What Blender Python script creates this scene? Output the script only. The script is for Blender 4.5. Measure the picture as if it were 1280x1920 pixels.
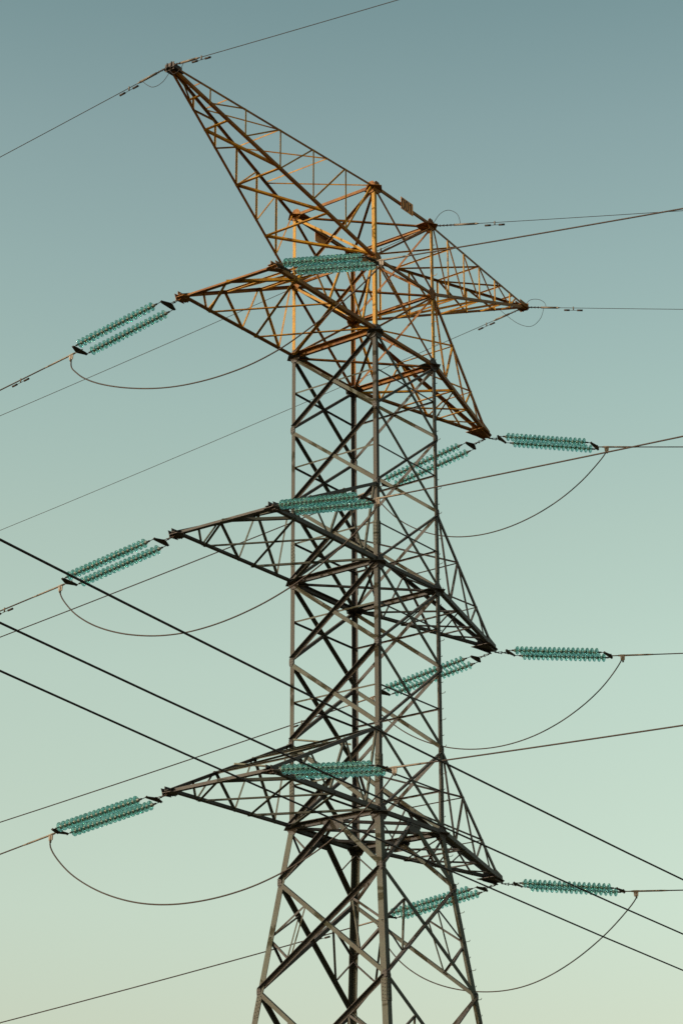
import bpy,bmesh,math,random
from math import sin,cos,pi,radians
from mathutils import Vector,Matrix
for o in list(bpy.data.objects): bpy.data.objects.remove(o)
SC=bpy.context.scene;COL=SC.collection
# ------------------------------------------------------------------ surveyed positions (metres)
CAM_LOC=(-53.322,-38.616,1.600)
CAM_R=(0.596096,-0.802910,-0.002340); CAM_U=(-0.300896,-0.226091,0.926469); CAM_F=(0.744400,0.551561,0.376364)
LENS=81.9863
STR_L0=((-6.976,1.600,33.304),(-7.178,5.681,32.525),1.6202,-0.1562,2.84)  # tower end, line end, azimuth, wire slope, metres to the edge
STR_L1=((-6.976,1.600,25.804),(-7.169,5.695,25.099),1.6178,-0.1360,2.34)  # tower end, line end, azimuth, wire slope, metres to the edge
STR_L2=((-6.976,1.600,18.304),(-7.072,5.720,17.740),1.5940,-0.1466,1.93)  # tower end, line end, azimuth, wire slope, metres to the edge
STR_N0=((-6.624,-1.600,33.455),(-6.798,-5.524,32.293),-1.6152,-0.1889,9.57)  # tower end, line end, azimuth, wire slope, metres to the edge
STR_N1=((-6.624,-1.600,25.955),(-7.129,-5.562,25.048),-1.6975,-0.1260,9.79)  # tower end, line end, azimuth, wire slope, metres to the edge
STR_N2=((-6.624,-1.600,18.454),(-6.631,-5.648,17.828),-1.5726,-0.0489,8.26)  # tower end, line end, azimuth, wire slope, metres to the edge
STR_R0=((6.976,0.000,33.352),(7.694,-4.113,32.123),-1.3980,-0.1993,2.61)  # tower end, line end, azimuth, wire slope, metres to the edge
STR_R1=((6.976,0.000,25.795),(7.656,-4.340,24.917),-1.4154,-0.1238,2.01)  # tower end, line end, azimuth, wire slope, metres to the edge
STR_R2=((6.976,0.000,18.230),(7.741,-4.345,17.453),-1.3966,-0.0831,1.51)  # tower end, line end, azimuth, wire slope, metres to the edge
STR_B0=((6.976,0.000,33.352),(6.583,4.358,32.391),1.6607,-0.1487,16.23)  # tower end, line end, azimuth, wire slope, metres to the edge
STR_B1=((6.976,0.000,25.795),(6.378,4.346,24.886),1.7075,-0.1555,15.00)  # tower end, line end, azimuth, wire slope, metres to the edge
STR_B2=((6.976,0.000,18.230),(6.705,4.419,17.544),1.6320,-0.1116,15.70)  # tower end, line end, azimuth, wire slope, metres to the edge
J0=[(-7.178,5.681,32.525),(-7.178,5.681,32.132),(-7.171,5.473,31.870),(-7.159,5.121,31.576),(-7.139,4.545,31.251),(-7.113,3.756,30.923),(-7.082,2.862,30.638),(-7.053,1.982,30.433),(-7.023,1.093,30.312),(-6.988,0.084,30.267),(-6.951,-1.006,30.326),(-6.917,-2.018,30.515),(-6.887,-2.905,30.810),(-6.860,-3.715,31.150),(-6.835,-4.446,31.494),(-6.815,-5.042,31.828),(-6.799,-5.505,32.149),(-6.798,-5.524,32.293)]
J1=[(-7.169,5.695,25.099),(-7.169,5.700,24.820),(-7.168,5.426,24.433),(-7.166,4.972,24.001),(-7.164,4.286,23.562),(-7.161,3.446,23.190),(-7.157,2.558,22.918),(-7.154,1.666,22.741),(-7.151,0.705,22.662),(-7.147,-0.407,22.710),(-7.143,-1.577,22.893),(-7.139,-2.602,23.168),(-7.136,-3.439,23.489),(-7.134,-4.178,23.845),(-7.131,-4.841,24.242),(-7.129,-5.421,24.673),(-7.129,-5.562,25.048)]
J2=[(-7.072,5.720,17.740),(-7.072,5.739,17.394),(-7.059,5.406,16.940),(-7.037,4.837,16.440),(-7.006,4.019,15.954),(-6.970,3.100,15.576),(-6.934,2.169,15.331),(-6.895,1.166,15.206),(-6.852,0.053,15.202),(-6.810,-1.041,15.319),(-6.774,-1.975,15.529),(-6.742,-2.781,15.801),(-6.711,-3.578,16.154),(-6.680,-4.385,16.620),(-6.653,-5.078,17.135),(-6.633,-5.597,17.613),(-6.631,-5.648,17.828)]
J3=[(7.694,-4.113,32.123),(7.690,-4.083,31.903),(7.637,-3.679,31.491),(7.566,-3.140,31.051),(7.473,-2.430,30.620),(7.363,-1.591,30.265),(7.246,-0.701,30.031),(7.132,0.175,29.938),(7.024,0.995,29.982),(6.927,1.733,30.143),(6.842,2.385,30.394),(6.766,2.963,30.719),(6.700,3.468,31.104),(6.645,3.888,31.541),(6.599,4.238,32.010),(6.583,4.358,32.391)]
J4=[(7.656,-4.340,24.917),(7.649,-4.295,24.730),(7.603,-3.982,24.331),(7.540,-3.551,23.908),(7.449,-2.936,23.462),(7.335,-2.155,23.047),(7.206,-1.278,22.738),(7.071,-0.365,22.580),(6.936,0.552,22.576),(6.804,1.451,22.722),(6.679,2.302,23.015),(6.568,3.058,23.422),(6.477,3.673,23.896),(6.404,4.174,24.402),(6.378,4.346,24.886)]
J5=[(7.741,-4.345,17.453),(7.741,-4.350,17.224),(7.690,-3.911,16.761),(7.613,-3.266,16.217),(7.515,-2.434,15.669),(7.411,-1.556,15.239),(7.311,-0.707,14.978),(7.210,0.143,14.885),(7.106,1.029,14.945),(7.003,1.896,15.136),(6.914,2.651,15.429),(6.842,3.262,15.797),(6.784,3.750,16.219),(6.741,4.116,16.675),(6.709,4.384,17.146),(6.705,4.419,17.544)]
EW_PL=((-9.552,0.000,39.287),1.6930,-0.2067,6.10)
EW_PR=((-9.552,0.000,39.287),-1.5184,-0.0906,7.84)
EW_QL=((9.664,0.000,39.287),1.6930,-0.1744,22.80)
EW_QR=((9.664,0.000,39.287),-1.2566,-0.1801,5.60)
EW_HL=((1.600,-1.600,38.416),1.6930,-0.1646,17.17)
EW_HR=((1.600,-1.600,38.416),-1.3265,-0.1503,8.20)
FG_0=((-29.833,-14.735,14.600),(-3.594,-12.046,14.600))
FG_1=((-27.080,-12.047,14.600),(2.006,-8.959,14.600))
FG_2=((-25.227,-10.238,14.600),(6.433,-6.519,14.600))
# ------------------------------------------------------------------ camera
cd=bpy.data.cameras.new('camera');cam=bpy.data.objects.new('camera',cd);COL.objects.link(cam);SC.camera=cam
cd.sensor_fit='VERTICAL';cd.sensor_height=36;cd.sensor_width=24;cd.lens=LENS;cd.clip_start=.5;cd.clip_end=9000
_r=Vector(CAM_R);_u=Vector(CAM_U);_f=Vector(CAM_F)
cam.matrix_world=Matrix.Translation(CAM_LOC) @ Matrix((_r,_u,-_f)).transposed().to_4x4()
# ------------------------------------------------------------------ sun and sky
SUN_EL=radians(24);SUN_AZ=radians(150)          # azimuth counter-clockwise from +X
sd_=Vector((cos(SUN_EL)*cos(SUN_AZ),cos(SUN_EL)*sin(SUN_AZ),sin(SUN_EL)))
sl=bpy.data.lights.new('sun','SUN');sl.energy=2.0;sl.angle=radians(.5);sl.color=(1,.90,.73)
so=bpy.data.objects.new('sun',sl);COL.objects.link(so);so.rotation_euler=sd_.to_track_quat('Z','Y').to_euler();so.location=(0,0,90)
wd=bpy.data.worlds.new('World');SC.world=wd;wd.use_nodes=True;nt=wd.node_tree;bg=nt.nodes['Background']
sky=nt.nodes.new('ShaderNodeTexSky');sky.sky_type='NISHITA';sky.sun_disc=False;sky.sun_elevation=SUN_EL;sky.sun_rotation=pi/2-SUN_AZ
sky.air_density=1.0;sky.dust_density=2.0;sky.ozone_density=1.5
tc=nt.nodes.new('ShaderNodeTexCoord');sp=nt.nodes.new('ShaderNodeSeparateXYZ');nt.links.new(tc.outputs['Generated'],sp.inputs[0])
cr=nt.nodes.new('ShaderNodeValToRGB');nt.links.new(sp.outputs[2],cr.inputs[0])
GAIN=[(0.000,(0.627,0.479,0.331)),(0.171,(0.782,0.617,0.383)),(0.216,(0.870,0.712,0.428)),(0.260,(0.923,0.759,0.440)),(0.314,(0.984,0.822,0.466)),(0.368,(0.970,0.822,0.461)),(0.420,(0.918,0.814,0.467)),(0.471,(0.849,0.770,0.457)),(0.520,(0.760,0.705,0.431)),(0.565,(0.627,0.622,0.387)),(1.000,(0.392,0.392,0.287))]   # evening haze tint of the clear sky, by height above the horizon
for _i,(_p,_c) in enumerate(GAIN):
    e_=cr.color_ramp.elements[_i] if _i<2 else cr.color_ramp.elements.new(_p)
    e_.position=_p;e_.color=(*_c,1)
mx=nt.nodes.new('ShaderNodeMix');mx.data_type='RGBA';mx.blend_type='MULTIPLY';mx.inputs[0].default_value=1
nt.links.new(sky.outputs[0],mx.inputs[6]);nt.links.new(cr.outputs[0],mx.inputs[7]);nt.links.new(mx.outputs[2],bg.inputs[0])
bg.inputs[1].default_value=.15
SC.view_settings.view_transform='Standard';SC.view_settings.look='None';SC.view_settings.exposure=1.2;SC.view_settings.gamma=1
# ------------------------------------------------------------------ helpers
V=Vector
rnd=random.Random(7)
class MB:
    def __init__(s): s.v=[];s.f=[];s.sm=[]
    def add(s,vs,fs,smooth=False):
        b=len(s.v);s.v+=[tuple(x) for x in vs];s.f+=[tuple(i+b for i in f) for f in fs];s.sm+=[smooth]*len(fs)
    def build(s,name,mat,parent=None,loc=None):
        me=bpy.data.meshes.new(name);me.from_pydata(s.v,[],s.f);me.update()
        me.polygons.foreach_set('use_smooth',s.sm)
        me.materials.append(mat)
        bm=bmesh.new();bm.from_mesh(me);bmesh.ops.recalc_face_normals(bm,faces=bm.faces);bm.to_mesh(me);bm.free()
        o=bpy.data.objects.new(name,me);COL.objects.link(o);o.parent=parent
        if loc is not None:o.location=loc
        return o
def tag(o,label=None,cat=None,group=None,kind=None):
    if label:o['label']=label
    if cat:o['category']=cat
    if group:o['group']=group
    if kind:o['kind']=kind
    return o
def empty(name,loc,parent=None):
    o=bpy.data.objects.new(name,None);COL.objects.link(o);o.location=loc;o.empty_display_size=.2;o.parent=parent
    return o
def angle(mb,P,Q,w,face,side=1,out=False,t=None,off=0.0,flip=False):
    """rolled steel angle from P to Q. face = outward normal of the lattice face it is bolted to;
    one flange lies flat against that face, the other stands out (out=True) or in."""
    P=V(P);Q=V(Q);a=(Q-P).normalized();n=V(face);n=(n-a*n.dot(a)).normalized()
    u=a.cross(n)
    if u.z<0 or (abs(u.z)<1e-4 and u.x<0): u=-u          # u = "upper" edge direction
    if flip:u=-u
    t=t or max(.006,w*.11)
    e=off+rnd.uniform(-.0015,.0015)
    nn=n if out else -n
    c0=[(-.5*w,0),(.5*w,0),(.5*w,w),(.5*w-t,w),(.5*w-t,t),(-.5*w,t)]
    vs=[]
    for X in (P,Q):
        for (i,j) in c0: vs.append(X+u*i+nn*j+n*e)
    m=6
    fs=[(k,(k+1)%m,(k+1)%m+m,k+m) for k in range(m)]+[(0,1,4,5),(1,2,3,4),(6,7,10,11),(7,8,9,10)]
    mb.add(vs,fs)
def corner_angle(mb,P,Q,w,d1,d2,t=None):
    """leg / chord angle with its corner on the line P-Q and flanges running along d1 and d2"""
    P=V(P);Q=V(Q);a=(Q-P).normalized();d1=V(d1);d2=V(d2)
    d1=(d1-a*d1.dot(a)).normalized();d2=(d2-a*d2.dot(a)).normalized();t=t or w*.11
    c0=[(0,0),(w,0),(w,t),(t,t),(t,w),(0,w)];vs=[]
    for X in (P,Q):
        for (i,j) in c0: vs.append(X+d1*i+d2*j)
    m=6
    mb.add(vs,[(k,(k+1)%m,(k+1)%m+m,k+m) for k in range(m)]+[(0,1,2,3),(0,3,4,5),(6,7,8,9),(6,9,10,11)])
def bolt(mb,p,n,r=.016,h=.016):
    cyl(mb,V(p),V(p)+V(n)*h,r,6)
def frame(a):
    a=a.normalized();r=V((0,0,1)) if abs(a.z)<.9 else V((1,0,0))
    u=a.cross(r).normalized();return u,a.cross(u)
def cyl(mb,P,Q,r,n=12,r2=None,smooth=True):
    P=V(P);Q=V(Q);u,v=frame(Q-P);r2=r if r2 is None else r2
    vs=[P+(u*cos(2*pi*k/n)+v*sin(2*pi*k/n))*r for k in range(n)]+[Q+(u*cos(2*pi*k/n)+v*sin(2*pi*k/n))*r2 for k in range(n)]
    b=len(mb.v)
    mb.add(vs,[(k,(k+1)%n,(k+1)%n+n,k+n) for k in range(n)],smooth)
    mb.add([],[]);mb.f+=[tuple(b+k for k in range(n)),tuple(b+n+k for k in range(n))];mb.sm+=[False,False]
def tube(mb,pts,r,n=8):
    pts=[V(p) for p in pts];b=len(mb.v);rings=[]
    u,v=frame(pts[1]-pts[0])
    for i,p in enumerate(pts):
        a=(pts[min(i+1,len(pts)-1)]-pts[max(i-1,0)]).normalized()
        u=(u-a*u.dot(a)).normalized();v=a.cross(u)
        for k in range(n): rings.append(p+(u*cos(2*pi*k/n)+v*sin(2*pi*k/n))*r)
    fs=[]
    for i in range(len(pts)-1):
        for k in range(n): fs.append((i*n+k,i*n+(k+1)%n,(i+1)*n+(k+1)%n,(i+1)*n+k))
    mb.add(rings,fs,True);m=(len(pts)-1)*n
    mb.f+=[tuple(b+k for k in range(n)),tuple(b+m+k for k in range(n))];mb.sm+=[False,False]
def lathe(mb,prof,O,ax,n=28):
    """prof: (distance along axis, radius)"""
    O=V(O);u,v=frame(V(ax));a=V(ax).normalized();b=len(mb.v)
    vs=[];fs=[]
    for (h,r) in prof:
        for k in range(n): vs.append(O+a*h+(u*cos(2*pi*k/n)+v*sin(2*pi*k/n))*max(r,.0008))
    m=len(prof)
    for i in range(m-1):
        for k in range(n): fs.append((i*n+k,i*n+(k+1)%n,(i+1)*n+(k+1)%n,(i+1)*n+k))
    mb.add(vs,fs,True)
    if prof[0]!=prof[-1]:
        mb.f+=[tuple(b+k for k in range(n)),tuple(b+(m-1)*n+k for k in range(n))];mb.sm+=[False,False]
    else:
        pass
def plate(mb,pts,n,t=.014):
    """flat plate, pts in order round its outline, n = normal"""
    n=V(n).normalized()*t*.5;k=len(pts);pts=[V(p) for p in pts]
    mb.add([p+n for p in pts]+[p-n for p in pts],[tuple(range(k)),tuple(range(k,2*k))]+[(i,(i+1)%k,(i+1)%k+k,i+k) for i in range(k)])
def smooth_path(P,m=5):
    P=[V(p) for p in P];o=[]
    for i in range(len(P)-1):
        p0=P[max(i-1,0)];p1=P[i];p2=P[i+1];p3=P[min(i+2,len(P)-1)]
        for k in range(m):
            t=k/m
            o.append(.5*((2*p1)+(p2-p0)*t+(2*p0-5*p1+4*p2-p3)*t*t+(3*p1-p0-3*p2+p3)*t**3))
    o.append(P[-1]);return o

# ------------------------------------------------------------------ materials
def mat(name,base,rough=.6,metal=0.0,alt=None,scale=3.0,lo=.45,hi=.6,spots=None,bump=.0,stretch=None):
    m=bpy.data.materials.new(name);m.use_nodes=True;nt=m.node_tree;N=nt.nodes;L=nt.links
    b=N['Principled BSDF'];b.inputs['Roughness'].default_value=rough;b.inputs['Metallic'].default_value=metal
    b.inputs['Base Color'].default_value=(*base,1)
    b.inputs['Specular IOR Level'].default_value=.2
    tc=N.new('ShaderNodeTexCoord')
    mp=N.new('ShaderNodeMapping');L.new(tc.outputs['Object'],mp.inputs[0])
    if stretch:mp.inputs['Scale'].default_value=stretch
    out=None
    if alt:
        n=N.new('ShaderNodeTexNoise');n.inputs['Scale'].default_value=scale;n.inputs['Detail'].default_value=6;n.inputs['Roughness'].default_value=.65
        L.new(mp.outputs[0],n.inputs['Vector'])
        r=N.new('ShaderNodeMapRange');r.inputs[1].default_value=lo;r.inputs[2].default_value=hi;L.new(n.outputs[0],r.inputs[0])
        x=N.new('ShaderNodeMix');x.data_type='RGBA';x.inputs[6].default_value=(*base,1);x.inputs[7].default_value=(*alt,1)
        L.new(r.outputs[0],x.inputs[0]);L.new(x.outputs[2],b.inputs['Base Color']);out=x.outputs[2]
    if spots:
        n2=N.new('ShaderNodeTexNoise');n2.inputs['Scale'].default_value=scale*7;n2.inputs['Detail'].default_value=4
        L.new(tc.outputs['Object'],n2.inputs['Vector'])
        r2=N.new('ShaderNodeMapRange');r2.inputs[1].default_value=.58;r2.inputs[2].default_value=.80;L.new(n2.outputs[0],r2.inputs[0])
        y=N.new('ShaderNodeMix');y.data_type='RGBA';y.inputs[7].default_value=(*spots,1)
        L.new(r2.outputs[0],y.inputs[0]);L.new(out,y.inputs[6]);L.new(y.outputs[2],b.inputs['Base Color'])
    if bump:
        n3=N.new('ShaderNodeTexNoise');n3.inputs['Scale'].default_value=60;L.new(tc.outputs['Object'],n3.inputs['Vector'])
        bp=N.new('ShaderNodeBump');bp.inputs['Strength'].default_value=bump;bp.inputs['Distance'].default_value=.01
        L.new(n3.outputs[0],bp.inputs['Height']);L.new(bp.outputs[0],b.inputs['Normal'])
    return m
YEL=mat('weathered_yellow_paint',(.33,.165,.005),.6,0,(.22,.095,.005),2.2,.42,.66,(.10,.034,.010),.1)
YELD=mat('shade_toned_orange_paint',(.20,.080,.008),.65,0,(.115,.037,.009),2.0,.4,.65,(.05,.018,.008),.1)  # darker copy of the yellow paint, shade of the unlit members put into its colour
YELM=mat('mid_yellow_paint',(.31,.150,.006),.62,0,(.18,.070,.007),2.4,.4,.65,(.08,.028,.008),.1)  # mid tone between the two other top paints
GAL=mat('weathered_galvanised_steel',(.050,.054,.043),.65,.0,(.043,.039,.032),.9,.42,.66,(.038,.030,.024),.1)
LEGM=mat('brownish_weathered_steel',(.037,.033,.029),.65,.0,(.048,.049,.041),.55,.5,.68,(.036,.026,.021),.1)
GALD=mat('shade_toned_dark_steel',(.054,.050,.049),.65,.0,(.043,.036,.036),1.1,.4,.62,(.024,.019,.017),.1)  # dark grey steel, shade of bars turned from the sun mixed into its tone
HARD=mat('forged_fitting_steel',(.035,.026,.024),.55,.2,(.025,.017,.015),6,.4,.6)
CAPM=mat('glossy_galvanised_cap',(.11,.12,.11),.26,0)
CAPM.node_tree.nodes['Principled BSDF'].inputs['Specular IOR Level'].default_value=1.0
CAPM.node_tree.nodes['Principled BSDF'].inputs['Coat Weight'].default_value=1.0
CAPM.node_tree.nodes['Principled BSDF'].inputs['Coat Roughness'].default_value=.2
PINM=mat('dark_pin_cement',(.012,.013,.012),.6,.1)
ALU=mat('weathered_aluminium_clamp',(.14,.115,.095),.5,.2,(.10,.08,.065),5,.4,.6)
WIRE=mat('weathered_stranded_conductor',(.038,.027,.024),.6,.1,(.03,.021,.019),8,.4,.6)
WIRED=mat('dark_stranded_conductor',(.022,.012,.012),.6,.1,(.016,.010,.010),8,.4,.6)
LIGHT=mat('pale_new_zinc_steel',(.42,.40,.33),.5,.0,(.3,.28,.22),5,.4,.6)
TXT=mat('black_sign_paint',(.02,.015,.012),.6)
SIGN=mat('orange_sign_enamel',(.50,.19,.03),.5,0,(.38,.14,.03),9,.45,.6)
CONC=mat('footing_concrete',(.30,.29,.27),.85,0,(.22,.21,.2),2,.4,.6)
GRD=mat('dry_grass_ground',(.055,.06,.03),.95,0,(.085,.07,.04),.05,.4,.6)
def glassmat():
    m=bpy.data.materials.new('sea_green_toughened_glass');m.use_nodes=True;b=m.node_tree.nodes['Principled BSDF']
    b.inputs['Base Color'].default_value=(.36,.74,.69,1);b.inputs['Roughness'].default_value=.06
    b.inputs['Transmission Weight'].default_value=.93;b.inputs['IOR'].default_value=1.45
    nt=m.node_tree;oi=nt.nodes.new('ShaderNodeObjectInfo');mx=nt.nodes.new('ShaderNodeMix');mx.data_type='RGBA'
    mx.inputs[6].default_value=(.45,.77,.74,1);mx.inputs[7].default_value=(.58,.85,.83,1)
    nt.links.new(oi.outputs['Random'],mx.inputs[0]);nt.links.new(mx.outputs[2],b.inputs['Base Color'])
    tc=nt.nodes.new('ShaderNodeTexCoord');n=nt.nodes.new('ShaderNodeTexNoise');n.inputs['Scale'].default_value=14;nt.links.new(tc.outputs['Object'],n.inputs['Vector'])
    r=nt.nodes.new('ShaderNodeMapRange');r.inputs[1].default_value=.45;r.inputs[2].default_value=.7;r.inputs[3].default_value=.04;r.inputs[4].default_value=.28
    nt.links.new(n.outputs[0],r.inputs[0]);nt.links.new(r.outputs[0],b.inputs['Roughness'])
    tr=nt.nodes.new('ShaderNodeBsdfTransparent');nt.links.new(mx.outputs[2],tr.inputs[0])
    ms=nt.nodes.new('ShaderNodeMixShader');ms.inputs[0].default_value=.42;o=nt.nodes['Material Output']
    nt.links.new(b.outputs[0],ms.inputs[1]);nt.links.new(tr.outputs[0],ms.inputs[2]);nt.links.new(ms.outputs[0],o.inputs['Surface'])
    return m
GLASS=glassmat()

# ------------------------------------------------------------------ setting: ground
g=MB();S_=4000;g.add([(-S_,-S_,0),(S_,-S_,0),(S_,S_,0),(-S_,S_,0)],[(0,1,2,3)])
tag(g.build('ground',GRD),kind='structure')

# ------------------------------------------------------------------ the tower
W=3.2;H=.781268*W;ZT=38.416            # body width, panel height, top level
def zl(i): return ZT-i*H
ZW=zl(8)                               # waist: legs splay below it
SPL=.128
def half(z): return W/2 if z>=ZW else W/2+(ZW-z)*SPL
SG=dict(L=(-1,1),N=(-1,-1),R=(1,-1),B=(1,1))
def leg(k,z):
    h=half(z);return V((SG[k][0]*h,SG[k][1]*h,z))
LV=[zl(i) for i in range(9)]+[ZW-1.62,ZW-4.72,ZW-8.6,ZW-13.4,0.25]
TW=empty('transmission_tower',(0,0,0))
tag(TW,'tall steel lattice pylon with a rusty yellow top and dark grey lower body, six crossarms','pylon')
UP=zl(2)
# legs
for k in 'LNRB':
    sx,sy=SG[k]
    Lg=empty('leg',(sx*half(0),sy*half(0),0),TW);O=V(Lg.location)
    def part(name,m,mt):
        m.v=[tuple(V(p)-O) for p in m.v];return m.build(name,mt,Lg)
    m=MB();corner_angle(m,leg(k,ZT+.12),leg(k,UP),.112,(-sx,0,0),(0,-sy,0));part('upper_leg_section',m,YELD if k=='B' else YEL)  # rear leg gets the yellow with shade painted in
    m=MB();corner_angle(m,leg(k,UP-.004),leg(k,zl(4)-1.6),.128,(-sx,0,0),(0,-sy,0));corner_angle(m,leg(k,zl(4)-1.604),leg(k,zl(7)-1.2),.142,(-sx,0,0),(0,-sy,0))
    corner_angle(m,leg(k,zl(7)-1.204),leg(k,ZW),.168,(-sx,0,0),(0,-sy,0));part('middle_leg_section',m,GALD if k in 'B' else LEGM)  # rear leg gets the steel with shade painted in
    m=MB();corner_angle(m,leg(k,ZW-.002),leg(k,.2),.19,(-sx,0,0),(0,-sy,0));part('lower_leg_section',m,GAL)
    # splice plates with bolt rows
    for zs in (zl(4)-1.6,zl(7)-1.2,LV[10]-.35):
        m=MB();c=leg(k,zs);e=.009
        w=.15 if zs>ZW else .19
        for ax,(d,n) in enumerate((((0,-sy,0),(sx,0,0)),((-sx,0,0),(0,sy,0)))):
            d=V(d);n=V(n);c1=leg(k,zs+.38);c0=leg(k,zs-.38)
            plate(m,[c1+n*e+d*.01,c1+n*e+d*w,c0+n*e+d*w,c0+n*e+d*.01],n,.012)
            for q in range(7):
                for s in (.3,.72):
                    p=c0.lerp(c1,(q+.5+(.25 if s>.5 else 0))/7.4)+d*w*s+n*(e+.006);bolt(m,p,n)
        part('splice_plate',m,GAL)
    if k=='R':
        z=5.0;q=0
        while z<ZT-.6:
            c=leg(k,z);m=MB();d=V((1,0,0)) if q%2==0 else V((0,-1,0)); s=V((0,1,0)) if q%2==0 else V((-1,0,0))
            a=c+s*.07;tube(m,[a-d*.02,a+d*.14,a+d*.165+V((0,0,.012)),a+d*.172+V((0,0,.045))],.009,6)
            part('step_bolt',m,YEL if z>UP else GAL);z+=.41;q+=1
    m=MB();c=leg(k,0);
    m.add([c+V(p) for p in [(-.55,-.55,-.3),(.55,-.55,-.3),(.55,.55,-.3),(-.55,.55,-.3),(-.4,-.4,.32),(.4,-.4,.32),(.4,.4,.32),(-.4,.4,.32)]],[(0,1,2,3),(4,5,6,7),(0,1,5,4),(1,2,6,5),(2,3,7,6),(3,0,4,7)])
    part('footing',m,CONC)

FACES=[('L','N',(-1,0,0)),('N','R',(0,-1,0)),('B','R',(1,0,0)),('L','B',(0,1,0))]
def mem(name,P,Q,w,n,mt,out=False,off=0,ins=.0,flip=False):
    m=MB();P=V(P);Q=V(Q);a=(Q-P).normalized();angle(m,P+a*ins,Q-a*ins,w,n,out=out,off=off,flip=flip);return m.build(name,mt,TW)
for (a,b,n) in FACES:
    n=V(n)
    for i in range(8):                                   # X-braced panels of the straight body
        z0,z1=LV[i],LV[i+1];up=i<2;mt=(YEL if a+b=='LN' else YELD) if up else GAL  # only the sunlit face keeps plain yellow, the others the shade-toned copy
        w=.078 if up else (.105 if i<5 else .118)
        if (a,b)==('N','R') or (a,b)==('L','B'): w*=.82
        # down to the second leg: flat flange outside; down to the first leg: stands out and shades itself, with shade also put into its colour
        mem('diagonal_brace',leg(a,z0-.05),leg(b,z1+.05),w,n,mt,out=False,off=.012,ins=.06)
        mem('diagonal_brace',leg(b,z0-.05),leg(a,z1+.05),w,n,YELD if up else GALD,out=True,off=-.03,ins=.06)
        if not up:
            zm=(z0+z1)/2;mem('horizontal_strut',leg(a,zm),leg(b,zm),.052,n,GAL if (a,b)==('L','N') else GALD,out=False,off=-.045,ins=.03)
    for i,w in ((0,.10),(1,.09),(2,.15),(5,.15),(8,.16)):    # heavy ring beams at the crossarm levels
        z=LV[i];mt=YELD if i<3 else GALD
        m=MB()
        if a+b=='LN' and i>1: angle(m,leg(a,z),leg(b,z),w*.9,n,out=True,off=.012);angle(m,leg(a,z),leg(b,z),w*.7,n,out=False,off=.004,flip=True)
        else: angle(m,leg(a,z),leg(b,z),w,n,out=False,off=.02);angle(m,leg(a,z),leg(b,z),w*.65,n,out=True,off=-.05,flip=True)
        m.build('ring_beam',mt,TW)
    # splayed part: K panel, then big X panels with redundants
    z8,z9=LV[8],LV[9];mid=(leg(a,z8)+leg(b,z8))/2
    for k in (a,b):
        mem('diagonal_brace',mid,leg(k,z9),.125,n,GAL if k==b else GALD,out=(k==a),off=.01 if k==b else -.03,ins=.1)
        mem('redundant_brace',mid.lerp(leg(k,z9),.5),leg(k,z8)+V((0,0,-.15)),.045,n,GALD,off=-.05)
    for i in (9,10,11,12):
        z0,z1=LV[i],LV[i+1]
        if i==12:
            md=(leg(a,z0)+leg(b,z0))/2
            mem('horizontal_strut',leg(a,z0),leg(b,z0),.1,n,GALD,off=-.04)
            for k in (a,b): mem('diagonal_brace',md,leg(k,z1),.12,n,GALD,off=.01)
            continue
        d1=(leg(a,z0),leg(b,z1));d2=(leg(b,z0),leg(a,z1))
        mem('diagonal_brace',*d1,.118,n,GAL,out=False,off=.012,ins=.08);mem('diagonal_brace',*d2,.118,n,GALD,out=True,off=-.035,ins=.08)
        for (p,q,k) in ((d1[0].lerp(d1[1],.25),d2[0].lerp(d2[1],.75),a),(d2[0].lerp(d2[1],.25),d1[0].lerp(d1[1],.75),b)):
            lm=leg(k,(z0+z1)/2-.05)
            mem('redundant_brace',lm,p,.06,n,GALD,off=-.04);mem('redundant_brace',p,q,.05,n,GAL,off=-.05);mem('redundant_brace',lm,q,.06,n,GALD,off=-.045)
# plan bracing
for i in (0,1,2,5,8):
    z=LV[i]-.06
    for (a,b) in (('L','R'),('N','B')):
        mem('plan_brace',leg(a,z),leg(b,z-.012*(a=='N')),.085 if i<8 else .10,(0,0,-1),YELD if i<3 else GALD,out=False)
m8=[(leg(a,ZW)+leg(b,ZW))/2-V((0,0,.09)) for a,b in ('LN','NR','RB','BL')]
for j in range(4): mem('plan_brace',m8[j],m8[(j+1)%4],.10,(0,0,-1),GALD)
# gusset plates at the nodes, bolted on each face
def hexplate(m,c,u,v,a,b,n):
    plate(m,[c+u*a+v*b*.45,c+u*a*.45+v*b,c-u*a*.45+v*b,c-u*a+v*b*.45,c-u*a-v*b*.45,c-u*a*.45-v*b,c+u*a*.45-v*b,c+u*a-v*b*.45],n,.014)
for k in 'LNRB':
    sx,sy=SG[k]
    for i in range(0,12):
        z=LV[i];c=leg(k,z);big=i in (0,1,2,5,8);m=MB()
        a,b=((.18,.22) if big else (.075,.13)) if i<9 else (.07,.13)
        if i in (0,1): a,b=.17,.20
        for (n,u) in ((V((sx,0,0)),V((0,-sy,0))),(V((0,sy,0)),V((-sx,0,0)))):
            cc=c+n*.022+u*(a*.72);hexplate(m,cc,u,V((0,0,1)),a,b,n)
            for s in (-.6,0,.6):
                for q in (-.45,.45): bolt(m,cc+u*a*q+V((0,0,b*s))+n*.007,n,.015,.014)
        if i in (0,2,5,8):                                # horizontal plate carrying the crossarm chord
            plate(m,[c+V((sx*.30*0-sx*.05,sy*.24,-.03)),c+V((sx*.24,-sy*.05,-.03)),c+V((-sx*.05,-sy*.42,-.03)),c+V((-sx*.42,-sy*.42,-.03)),c+V((-sx*.42,sy*.0,-.03))],(0,0,1),.016)
            for t in (0,1):                               # upright fin on the crossarm side
                pass
        m.build('gusset_plate',YELD if i<2 else GALD,TW)
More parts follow.
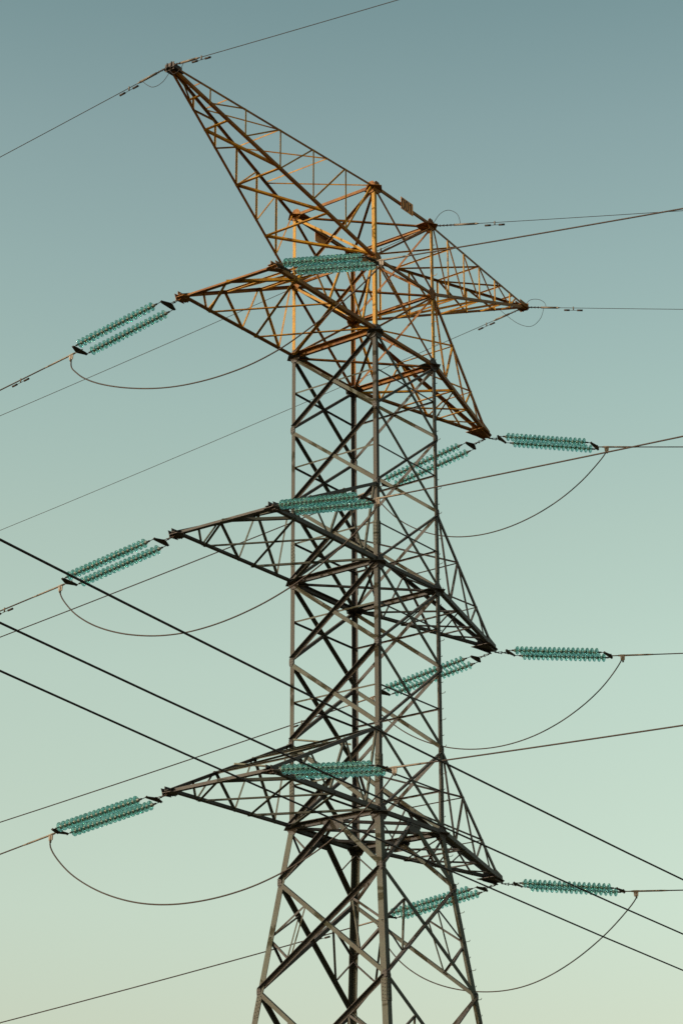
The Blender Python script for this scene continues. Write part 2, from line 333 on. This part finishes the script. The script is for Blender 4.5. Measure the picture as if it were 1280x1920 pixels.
for (a,b,n) in FACES:
    m=MB();c=(leg(a,ZW)+leg(b,ZW))/2+V(n)*.03;u=(leg(b,ZW)-leg(a,ZW)).normalized()
    plate(m,[c+u*.3+V((0,0,.08)),c-u*.3+V((0,0,.08)),c-u*.36-V((0,0,.12)),c-u*.2-V((0,0,.3)),c+u*.2-V((0,0,.3)),c+u*.36-V((0,0,.12))],n,.014)
    for s in (-.26,-.16,-.08,.08,.16,.26): bolt(m,c+u*s-V((0,0,.12))+V(n)*.007,n)
    m.build('gusset_plate',GALD,TW)

# ---- crossarms
def arm_obj(kind,loc,label):
    o=empty(kind,loc,TW);o['label']=label;return o
class Arm:
    def __init__(s,name,loc,label): s.e=arm_obj(name,loc,label);s.o=V(loc)
    def part(s,name,m,mt):
        m.v=[tuple(V(p)-s.o) for p in m.v]
        if name.endswith('lacing'):                       # every lacing bar is a mesh of its own (12 corners each)
            for k in range(0,len(m.v),12):
                q=MB();q.add(m.v[k:k+12],[tuple(i-k for i in f) for f in m.f if k<=f[0]<k+12]);q.build(name+'_bar',mt,s.e)
            return
        return m.build(name,mt,s.e)
def tnorm(P,Q,R_,away):
    n=(V(Q)-V(P)).cross(V(R_)-V(P)).normalized()
    return n if n.dot(V(away))>0 else -n
def box_arm(i,mt,mtl,label):
    """rectangular-ended arm on the left side, bottom chords level with ring i"""
    zb=zl(i);zt=zl(i-1)
    TL=V((-6.93,1.6,zb-.10));TN=V((-6.58,-1.6,zb+.04))
    A=Arm('crossarm',(-1.6,0,zb),label)
    LB,LT,NB,NT=leg('L',zb),leg('L',zt),leg('N',zb),leg('N',zt)
    TLt=TL+V((0,0,.09));TNt=TN+V((0,0,.09))
    for (P,Q,d1,d2,w) in ((LB,TL,(0,-1,0),(0,0,1),.125),(NB,TN,(0,1,0),(0,0,1),.125),(LT,TLt,(0,-1,0),(0,0,-1),.10),(NT,TNt,(0,1,0),(0,0,-1),.10)):
        m=MB();corner_angle(m,P,Q+(Q-P).normalized()*.16,w,d1,d2);A.part('chord',m,mt)
    m=MB();corner_angle(m,TL+V((.12,.1,-.02)),TN+V((.12,-.1,-.02)),.13,(-1,0,0),(0,0,1));corner_angle(m,TL+V((.18,.05,.12)),TN+V((.18,-.05,.12)),.04,(-1,0,0),(0,0,-1));A.part('end_beam',m,mt)
    for (B_,T_,tb,tt,ny) in ((LB,LT,TL,TLt,1),(NB,NT,TN,TNt,-1)):
        m=MB();n=V((0,ny,0));b=lambda f:B_.lerp(tb,f);t=lambda f:T_.lerp(tt,f)
        for P,Q,w,o in ((t(0.02),b(.13),.06,0),(b(.13),t(.32),.065,1),(t(.32),b(.47),.06,0),(b(.47),t(.64),.065,1),(t(.64),b(.78),.06,0),(b(.79),t(.82),.05,1)):
            angle(m,P,Q,w,n,out=False,off=-.012 if o else .006)
        A.part('side_lacing',m,mtl)
    m=MB();bl=lambda f:LB.lerp(TL,f);bn=lambda f:NB.lerp(TN,f);mid=TL.lerp(TN,.49);n=V((0,0,-1))
    for P,Q,w in ((mid,bl(.76),.075),(mid,bn(.80),.085),(bl(.76),bn(.43),.06),(bl(.35),bn(.80),.08),(bl(.35),bn(.03),.06),(LB,bn(.43),.09)):
        angle(m,P+V((0,0,-.02)),Q+V((0,0,-.02)),w,n,out=False,off=rnd.uniform(-.006,.012))
    A.part('bottom_lacing',m,mtl)
    m=MB();tl=lambda f:LT.lerp(TLt,f);tn=lambda f:NT.lerp(TNt,f)
    for P,Q,w in ((tl(.32),tn(.32),.05),(tl(.64),tn(.64),.05),(tl(.32),tn(.02),.055),(tn(.32),tl(.64),.05)):
        angle(m,P,Q,w,(0,0,1),out=False,off=-.02)
    A.part('top_lacing',m,mtl)
    for T_,sy in ((TL,1),(TN,-1)):
        m=MB()
        c=T_+V((-.02,sy*.02,-.035))
        plate(m,[c+V((-.11,sy*.10,0)),c+V((-.11,-sy*.20,0)),c+V((.05,-sy*.32,0)),c+V((.32,-sy*.10,0)),c+V((.32,sy*.08,0))],(0,0,1),.018)
        plate(m,[c+V((-.03,sy*.12,-.06)),c+V((-.12,sy*.12,.13)),c+V((.20,sy*.12,.15)),c+V((.32,sy*.12,-.03))],(0,1,0),.016)
        plate(m,[c+V((.0,sy*.18,-.04)),c+V((-.0,sy*.02,-.07)),c+V((-.0,-sy*.14,.03)),c+V((.0,-sy*.14,.09)),c+V((.0,sy*.14,.08))],(1,0,0),.02)
        for q in range(4): bolt(m,c+V((.05+.09*q,-sy*.02,-.01)),(0,0,-1),.018)
        A.part('tip_plate',m,HARD if i>2 else YELD)
def point_arm(i,mt,mtl,label):
    zb=zl(i);zt=zl(i-1);T=V((6.88,0,zb-{2:.05,5:.10,8:.17}[i]))
    A=Arm('crossarm',(1.6,0,zb),label);RB,RT,BB,BT=leg('R',zb),leg('R',zt),leg('B',zb),leg('B',zt);Tt=T+V((-.05,0,.09))
    for (P,sy,w,up) in ((RB,-1,.13,1),(BB,1,.13,1),(RT,-1,.095,-1),(BT,1,.095,-1)):
        m=MB();Q=(T if up>0 else Tt)+V((0,sy*.10,0));corner_angle(m,P,Q,w,(0,-sy,0),(0,0,up));A.part('chord',m,mt)
    for (B_,T_,sy) in ((RB,RT,-1),(BB,BT,1)):
        tb=T+V((0,sy*.10,0));tt=Tt+V((0,sy*.10,0));b=lambda f:B_.lerp(tb,f);t=lambda f:T_.lerp(tt,f)
        n=tnorm(B_,T_,T,(0,sy,0));m=MB()
        for P,Q,w in ((t(.02),b(.2),.065),(b(.2),t(.36),.06),(t(.36),b(.56),.06),(b(.56),t(.70),.05),(t(.70),b(.83),.045)):
            angle(m,P,Q,w,n,out=False,off=rnd.uniform(-.01,.008))
        A.part('side_lacing',m,mtl)
    q=lambda P,sy,f,tt:P.lerp(tt+V((0,sy*.1,0)),f)
    m=MB();r=lambda f:q(RB,-1,f,T);b=lambda f:q(BB,1,f,T);n=(0,0,-1)
    for P,Q,w in ((r(.34),b(.34),.06),(r(.62),b(.62),.055),(b(.02),r(.34),.065),(b(.34),r(.62),.06),(r(.34),b(.62),.05),(b(.62),r(.82),.045),(r(.02),b(.34),.05)):
        angle(m,P+V((0,0,-.02)),Q+V((0,0,-.02)),w,n,out=False,off=rnd.uniform(-.01,.012))
    A.part('bottom_lacing',m,mtl)
    m=MB();r2=lambda f:q(RT,-1,f,Tt);b2=lambda f:q(BT,1,f,Tt);n=tnorm(RT,BT,T,(0,0,1))
    for P,Q,w in ((b2(.02),r2(.36),.07),(r2(.36),b2(.36),.045),(b2(.36),r2(.70),.065),(r2(.70),b2(.70),.04)):
        angle(m,P,Q,w,n,out=False,off=rnd.uniform(-.01,.008))
    A.part('top_lacing',m,mtl)
    m=MB();c=T+V((-.02,0,-.035))
    plate(m,[c+V((.26,.0,0)),c+V((.10,.20,0)),c+V((-.30,.30,0)),c+V((-.62,.36,0)),c+V((-.62,-.36,0)),c+V((-.30,-.30,0)),c+V((.10,-.20,0))],(0,0,1),.02)
    for sy in (-1,1): plate(m,[c+V((.16,sy*.10,-.09)),c+V((.10,sy*.12,.16)),c+V((-.45,sy*.22,.28)),c+V((-.5,sy*.22,-.06))],(.18,sy,0),.016)
    for a in range(4):
        for sy in (-1,1): bolt(m,c+V((-.1-.12*a,sy*.12,-.012)),(0,0,-1),.018)
    A.part('tip_plate',m,HARD if i>2 else YELD)
def peak(sgn,label):
    """earth wire peak: four chords from levels 0 and 1 to one tip. sgn -1 left, +1 right (turned half round)"""
    A=Arm('earth_wire_peak',(sgn*1.6,0,zl(0)),label)
    a,b=('L','N') if sgn<0 else ('R','B')
    T=V((-9.53 if sgn<0 else 9.62,0,ZT+.87));ya=1 if sgn<0 else -1
    aT,aB,bT,bB=leg(a,ZT),leg(a,zl(1)),leg(b,ZT),leg(b,zl(1))
    def cp(P,y,z,f): return P.lerp(T+V((0,y*.06,z*.05)),f)
    at=lambda f:cp(aT,ya,1,1-f); ab=lambda f:cp(aB,ya,-1,1-f); bt=lambda f:cp(bT,-ya,1,1-f); bb=lambda f:cp(bB,-ya,-1,1-f)
    for fn,y,z,w in ((at,ya,1,.075),(ab,ya,-1,.085),(bt,-ya,1,.075),(bb,-ya,-1,.085)):
        m=MB();corner_angle(m,fn(1),fn(0),w,(0,-y,0),(0,0,-z));A.part('chord',m,YELD)
    F=[.18,.35,.52,.685,.85]
    for t,u,y in ((at,ab,ya),(bt,bb,-ya)):
        n=tnorm(t(1),u(1),t(0),(0,y,0));m=MB()
        for f in F: angle(m,t(f),u(f),.052,n,out=False,off=.006)
        A.part('post_lacing',m,YEL)
        m=MB()
        for j,f in enumerate(F):
            g2=F[j+1] if j<4 else .99
            angle(m,u(f),t(g2),.048,n,out=False,off=-.01)
        angle(m,t(.10),u(.18),.04,n,off=-.01) if y==ya else None
        A.part('side_lacing',m,YELM)
    G=[.27,.52,.76]
    for p,q_,up,nm in ((at,bt,1,'top_lacing'),(ab,bb,-1,'bottom_lacing')):
        n=tnorm(p(1),q_(1),p(0),(0,0,up));m=MB()
        for j,f in enumerate(G):
            angle(m,p(f),q_(f),.045 if up>0 else .055,n,out=False,off=.004);angle(m,p(f),q_(G[j+1] if j<2 else .99),.045 if up>0 else .075,n,out=False,off=-.012)
        angle(m,p(.14),q_(.14),.045,n)
        A.part(nm,m,YELM)
    m=MB();c=T
    plate(m,[c+V((-sgn*.42,.16,-.09)),c+V((-sgn*.42,-.16,-.09)),c+V((sgn*.05,-.20,-.09)),c+V((sgn*.14,0,-.09)),c+V((sgn*.05,.20,-.09))],(0,0,1),.016)
    for sy in (-1,1): plate(m,[c+V((-sgn*.4,sy*.10,-.12)),c+V((-sgn*.4,sy*.10,.12)),c+V((sgn*.06,sy*.08,.12)),c+V((sgn*.10,sy*.08,-.14))],(0,1,0),.014)
    plate(m,[c+V((sgn*.03,-.17,-.15)),c+V((sgn*.03,.17,-.15)),c+V((sgn*.03,.17,.10)),c+V((sgn*.03,-.17,.10))],(1,0,0),.014)
    A.part('tip_plate',m,HARD if sgn<0 else YELD)
peak(-1,'long rusty yellow earth wire peak reaching up to the top left')
peak(1,'rusty yellow earth wire peak pointing right')
box_arm(2,YELD,YELM,'yellow square-ended upper crossarm on the left');box_arm(5,GALD,GAL,'grey square-ended middle crossarm on the left');box_arm(8,GALD,GAL,'grey square-ended lower crossarm on the left')
point_arm(2,YELD,YELM,'orange pointed upper crossarm on the right');point_arm(5,GALD,GALD,'dark pointed middle crossarm on the right');point_arm(8,GALD,GALD,'dark pointed lower crossarm on the right')
# loose light angles laid along the lowest left arm's top chord
for P,Q in (((-1.75,1.35,zl(7)+.03),(-.35,.3,zl(7)+.03)),((-4.75,1.1,zl(7)-1.42),(-3.5,.15,zl(7)-1.42))):
    mem('outrigger_bar',P,Q,.06,(0,0,-1),LIGHT)

# number plates
def number_plate(c,n,u,digits,lab):
    e=empty('number_plate',c,TW);e['label']=lab;n=V(n);u=V(u);m=MB();w,h=.33,.215
    z=V((0,0,1));plate(m,[u*w+z*h,-u*w+z*h,-u*w-z*h,u*w-z*h],n,.008);m.build('panel',SIGN,e)
    m=MB();k=1
    if digits:
        def seg(pts,closed):
            for i in range(len(pts)-(0 if closed else 1)):
                p=V(pts[i]);q=V(pts[(i+1)%len(pts)]);d=(q-p);s=d.normalized().cross(n)*.017
                e_=d.normalized()*.008
                plate(m,[p-e_+s,q+e_+s,q+e_-s,p-e_-s],n,.004+.0004*(i%3))
        P=lambda x,y:u*x+z*y+n*.0075
        for cx in (-.215,-.005):
            seg([P(cx+.072*cos(t)*(1 if abs(cos(t))<.9 else 1),.165*max(-1,min(1,1.25*sin(t)))) for t in [2*pi*j/16 for j in range(16)]],True)
        seg([P(.14,.085),P(.205,.165),P(.205,-.165)],False)
        m.build('digits',TXT,e)
    return e
number_plate((.02,-1.70,ZT-.03),(0,-1,0),(1,0,0),True,'orange number plate reading 001')
number_plate((.0,1.68,ZT-.09),(0,1,0),(-1,0,0),False,'orange number plate seen from behind')
# ------------------------------------------------------------------ insulator strings
PITCH=.161;ND=18
def disc_mesh():
    m=MB()                                    # shell: bell of thick glass, rim radius .14, ribs beneath
    prof=[(.012,.047),(.004,.075),(.012,.105),(.030,.130),(.044,.1385),(.052,.1395),(.054,.134),(.040,.124),(.044,.112),(.060,.107),(.060,.101),(.038,.094),(.040,.081),(.058,.076),(.057,.070),(.034,.062),(.030,.047),(.012,.047)]
    lathe(m,prof,(0,0,0),(1,0,0),28)
    return m
def cap_mesh(m,x):
    lathe(m,[(x-.075,.020),(x-.070,.036),(x-.050,.050),(x-.018,.051),(x-.004,.060),(x+.014,.062),(x+.020,.048)],(0,0,0),(1,0,0),16)
_disc=None
def insulator_string(P,Q,label,r0,r1,group):
    """double tension string from the tower plate P to the line clamp Q; r0,r1: fraction of the run where discs begin and end"""
    global _disc
    P=V(P);Q=V(Q);E_=empty('insulator_string',P);ax=(Q-P).normalized();L=(Q-P).length
    sd=V((-ax.y,ax.x,0)).normalized();upv=ax.cross(sd) if ax.cross(sd).z>0 else sd.cross(ax)
    E_.rotation_euler=Matrix((ax,sd,upv)).transposed().to_euler() if Matrix((ax,sd,upv)).determinant()>0 else Matrix((ax,-sd,upv)).transposed().to_euler()
    tag(E_,label,'insulator string',group)
    mid=(r0+r1)/2*L;x0=mid-PITCH*(ND-1)/2;x1=mid+PITCH*(ND-1)/2;o=.30
    ya=max(.16,x0-.40);yb=min(x1+.38,L-.12)
    m=MB()                                     # shackles and links from the tower plate to the first yoke
    n=max(2,int((ya-.05)/.11));
    for k in range(n):
        a=(ya)*k/n;b=(ya)*(k+1)/n
        if k%2==0:
            for s in (-1,1): cyl(m,(a,s*.022,0),(b,s*.022,0),.011,6)
        else:
            for s in (-1,1): cyl(m,(a,0,s*.022),(b,0,s*.022),.011,6)
        cyl(m,(b,-.05,0) if k%2==0 else (b,0,-.05),(b,.05,0) if k%2==0 else (b,0,.05),.016,8)
    m.build('shackle_links',HARD,E_)
    for x,d in ((ya,1),(yb,-1)):
        m=MB()
        plate(m,[(x-d*.06,.06,0),(x-d*.06,-.06,0),(x+d*.05,-o-.05,0),(x+d*.11,-o-.03,0),(x+d*.13,-o+.08,0),(x+d*.13,o-.08,0),(x+d*.11,o+.03,0),(x+d*.05,o+.05,0)],(0,0,1),.022)
        for s in (-1,1): cyl(m,(x+d*.07,s*o,-.035),(x+d*.07,s*o,.035),.02,8)
        cyl(m,(x-d*.02,0,-.04),(x-d*.02,0,.04),.022,8)
        m.build('yoke_plate',HARD,E_)
    for s in (-1,1):
        m=MB();cyl(m,(ya+.07-x0,0,0),(yb-.07-x0,0,0),.011,8)
        cyl(m,(-.15,0,0),(-.06,0,0),.028,8);cyl(m,(x1-x0+.10,0,0),(x1-x0+.2,0,0),.026,8)
        for k in range(ND): cyl(m,(k*PITCH+.018,0,0),(k*PITCH+.085,0,0),.014,8)
        pm=m.build('disc_string',PINM,E_,(x0,s*o,0))
        m=MB()
        for k in range(ND): cap_mesh(m,k*PITCH)
        m.build('metal_caps',CAPM,pm)
        for k in range(ND):
            if _disc is None:_disc=disc_mesh().build('glass_disc',GLASS,pm)
            else:
                d=_disc.copy();COL.objects.link(d);d.parent=pm;d.location=(k*PITCH,0,0)
    return E_
def conductor(name,label,cat,group,P,az,slope,dist,r,mt,total=170,curv=.0006,clamp=None,dampers=(),start=None,loops=()):
    """catenary from P: horizontal azimuth az, passing the given mean slope at dist metres"""
    P=V(P);E_=empty(name,P);h=V((cos(az),sin(az),0));s0=slope-curv*dist
    f=lambda d:h*d+V((0,0,s0*d+curv*d*d))
    m=MB();ds=[0,1,2,4,6,8,10,13,16,20,25,30,36,43,50,60,70,80,95,110,125,140,155,total]
    tube(m,[f(x) for x in ds],r,8);m.build('wire',mt,E_)
    tag(E_,label,cat,group)
    if clamp=='phase':
        m=MB();cyl(m,f(-.42),f(-.12),.018,8);tube(m,[f(-.12),f(.1),f(.7),f(.85)],.027,10);cyl(m,f(.85),f(1.05),.027,10,r)
        m.build('dead_end_clamp',ALU,E_)
        m=MB();tube(m,[f(.02),f(.02)+V((0,0,-.10)),f(.03)+V((0,0,-.22))],.03,8);plate(m,[f(-.06)+V((0,0,.03)),f(.10)+V((0,0,.03)),f(.08)+V((0,0,-.16)),f(-.04)+V((0,0,-.16))],V((-h.y,h.x,0)),.03)
        m.build('jumper_terminal',ALU,E_)
    if clamp=='earth':
        c0,c1=start
        m=MB()
        x=.05
        while x<c0:
            cyl(m,f(x),f(x+.09),.022,8);cyl(m,f(x+.09)-V((0,0,.035)),f(x+.09)+V((0,0,.035)),.018,6);x+=.12
        m.build('link_chain',HARD,E_)
        m=MB();cyl(m,f(c0),f(c1),.036,10);cyl(m,f(c1),f(c1+.14),.04,10,r);m.build('dead_end_clamp',ALU,E_)
        for lp in loops:
            m=MB();tube(m,smooth_path([f(a)+V((0,0,b)) for a,b in lp],6),.0085,6);m.build('bonding_loop',WIRED,E_)
    for dd in dampers:
        D=empty('vibration_damper',f(dd),E_);m=MB();g=(f(dd+.1)-f(dd)).normalized()
        cyl(m,V((0,0,.045)),V((0,0,-.09)),.022,8);m.build('damper_clamp',ALU,D)
        m=MB();c=V((0,0,-.09));cyl(m,c-g*.24,c+g*.24,.008,6);m.build('messenger_wire',WIRED,D)
        for s in (-1,1):
            m=MB();cyl(m,c+g*s*.14,c+g*s*.33,.032,10);m.build('weight',HARD,D)
    return E_
TXTS={
'L0':'green glass double insulator string hanging out left from the yellow upper crossarm',
'L1':'green glass double insulator string running left from the middle left crossarm corner',
'L2':'green glass double insulator string running left from the lowest left crossarm corner',
'N0':'level green glass insulator string in front of the yellow tower section below the 001 plate',
'N1':'level green glass double insulator string crossing the grey tower body at the middle left crossarm',
'N2':'level green glass double insulator string crossing the tower body at the lowest left crossarm',
'R0':'green glass double insulator string stretched right from the orange right crossarm tip',
'R1':'green glass double insulator string stretched right from the middle right crossarm tip',
'R2':'green glass double insulator string stretched right from the lowest right crossarm tip',
'B0':'glass insulator string slanting down left behind the tower from the orange right crossarm',
'B1':'glass double insulator string slanting down left behind the tower from the middle right crossarm',
'B2':'glass double insulator string slanting down left behind the tower from the lowest right crossarm'}
CT={
'L0':'brown conductor leaving the picture left from the uppermost left insulator string',
'L1':'brown conductor leaving the picture left from the middle left insulator string',
'L2':'brown conductor leaving the picture left from the lowest left insulator string',
'N0':'brown conductor rising right from the level string below the 001 plate',
'N1':'brown conductor rising right from the level string at the middle crossarm',
'N2':'brown conductor rising right from the level string at the lowest crossarm',
'R0':'thin dark conductor running level right from the string of the orange crossarm tip',
'R1':'thin dark conductor running level right from the middle right crossarm string',
'R2':'thin dark conductor running level right from the lowest right crossarm string',
'B0':'thin conductor passing behind the middle left crossarm down to the left edge',
'B1':'thin conductor passing behind the tower above the lowest left crossarm to the left edge',
'B2':'thin conductor passing low behind the splayed legs to the bottom left'}
FR=dict(L=(.19,.85),N=(.17,.86),R=(.17,.87),B=(.175,.87))
DM=dict(L0=(2.0,),L1=(2.15,),B1=(2.7,),B2=(2.2,))
ALLS=dict(L0=STR_L0,L1=STR_L1,L2=STR_L2,N0=STR_N0,N1=STR_N1,N2=STR_N2,R0=STR_R0,R1=STR_R1,R2=STR_R2,B0=STR_B0,B1=STR_B1,B2=STR_B2)
for k,(P,Q,az,sl,dist) in ALLS.items():
    P=V(P);Q=V(Q);a=(Q-P).normalized();P=P+V((0,0,-.08))+a*.06
    insulator_string(P,Q-a*.06,TXTS[k],*FR[k[0]],'glass insulator strings on the pylon')
    conductor('conductor',CT[k],'power line','phase conductors of the pylon',Q,az,sl,dist,.0205 if k[0]!='R' else .018,WIRE if k[0] in 'LN' else WIRED,clamp='phase',dampers=DM.get(k,()))
JT=['slack jumper cable hanging under the yellow upper left crossarm','slack jumper cable hanging under the middle left crossarm','slack jumper cable hanging under the lowest left crossarm',
'slack jumper cable curving right of the tower below the orange crossarm tip','slack jumper cable curving right of the tower below the middle right crossarm tip','slack jumper cable curving right of the tower below the lowest right crossarm tip']
for i,Jp in enumerate((J0,J1,J2,J3,J4,J5)):
    P=V(Jp[0]);m=MB();pts=[V(p)-P for p in smooth_path(Jp,5)]
    pts[0]=pts[0]+V((0,0,-.12));tube(m,pts,.021 if i<3 else .019,8)
    o=m.build('jumper_cable',WIRE,None,P);tag(o,JT[i],'cable','jumper cables slung round the pylon')
# earth wires
g='earth wires strung from the pylon top'
def ew(lab,t,r,**k): conductor('earth_wire',lab,'wire',g,t[0],t[1],t[2],t[3],r,WIRED,clamp='earth',**k)
ew('thin earth wire running down left from the tallest peak tip',EW_PL,.011,start=(.45,1.0),dampers=(1.42,),loops=([(.95,-.03),(.6,-.40),(.25,-.42),(.0,-.2),(-.1,.0)],))
ew('thin earth wire running up right from the tallest peak tip',EW_PR,.011,start=(.42,.95),dampers=(1.15,),loops=([(.5,-.02),(.38,-.22),(.15,-.30),(.0,-.15)],))
ew('thin earth wire behind the upper left crossarm down to the left edge',EW_HL,.010,start=(.4,1.0),dampers=(1.9,))
ew('thin earth wire running right beside the 001 plate corner',EW_HR,.010,start=(.75,1.45),dampers=(2.1,),loops=([(0,.05),(.25,.42),(.55,.55),(.85,.38),(.95,.03)],))
ew('thin earth wire passing behind the yellow tower section to the left edge',EW_QL,.010,start=(.6,1.1),dampers=(1.5,))
ew('thin earth wire running level right from the right hand peak tip',EW_QR,.010,start=(.6,1.15),dampers=(1.75,),loops=([(0,.03),(.2,.28),(.5,.32),(.72,.20),(.78,.02)],[(.7,0),(.55,-.45),(.2,-.75),(-.3,-.62),(-.9,-.12)]))
# the second line crossing low in front of the tower
FT=['thick black conductor crossing in front of the tower, uppermost of the three slanting lines','thick black conductor crossing in front of the tower, middle one of the three slanting lines','thick black conductor crossing in front of the tower, lowest of the three slanting lines']
for i,(A_,B_) in enumerate((FG_0,FG_1,FG_2)):
    A_=V(A_);B_=V(B_);d_=B_-A_;L=d_.length;c=A_+d_*.5;m=MB();u=d_/L
    pts=[]
    for x in (-140,-110,-80,-60,-45,-30,-20,-10,0,10,20,30,45,60,80,110,140):
        pts.append(u*x+V((0,0,.00022*(x*x-(L/2)**2))))
    tube(m,pts,.0215,8);o=m.build('crossing_conductor',WIRED,None,c);tag(o,FT[i],'power line','conductors of the line crossing in front')
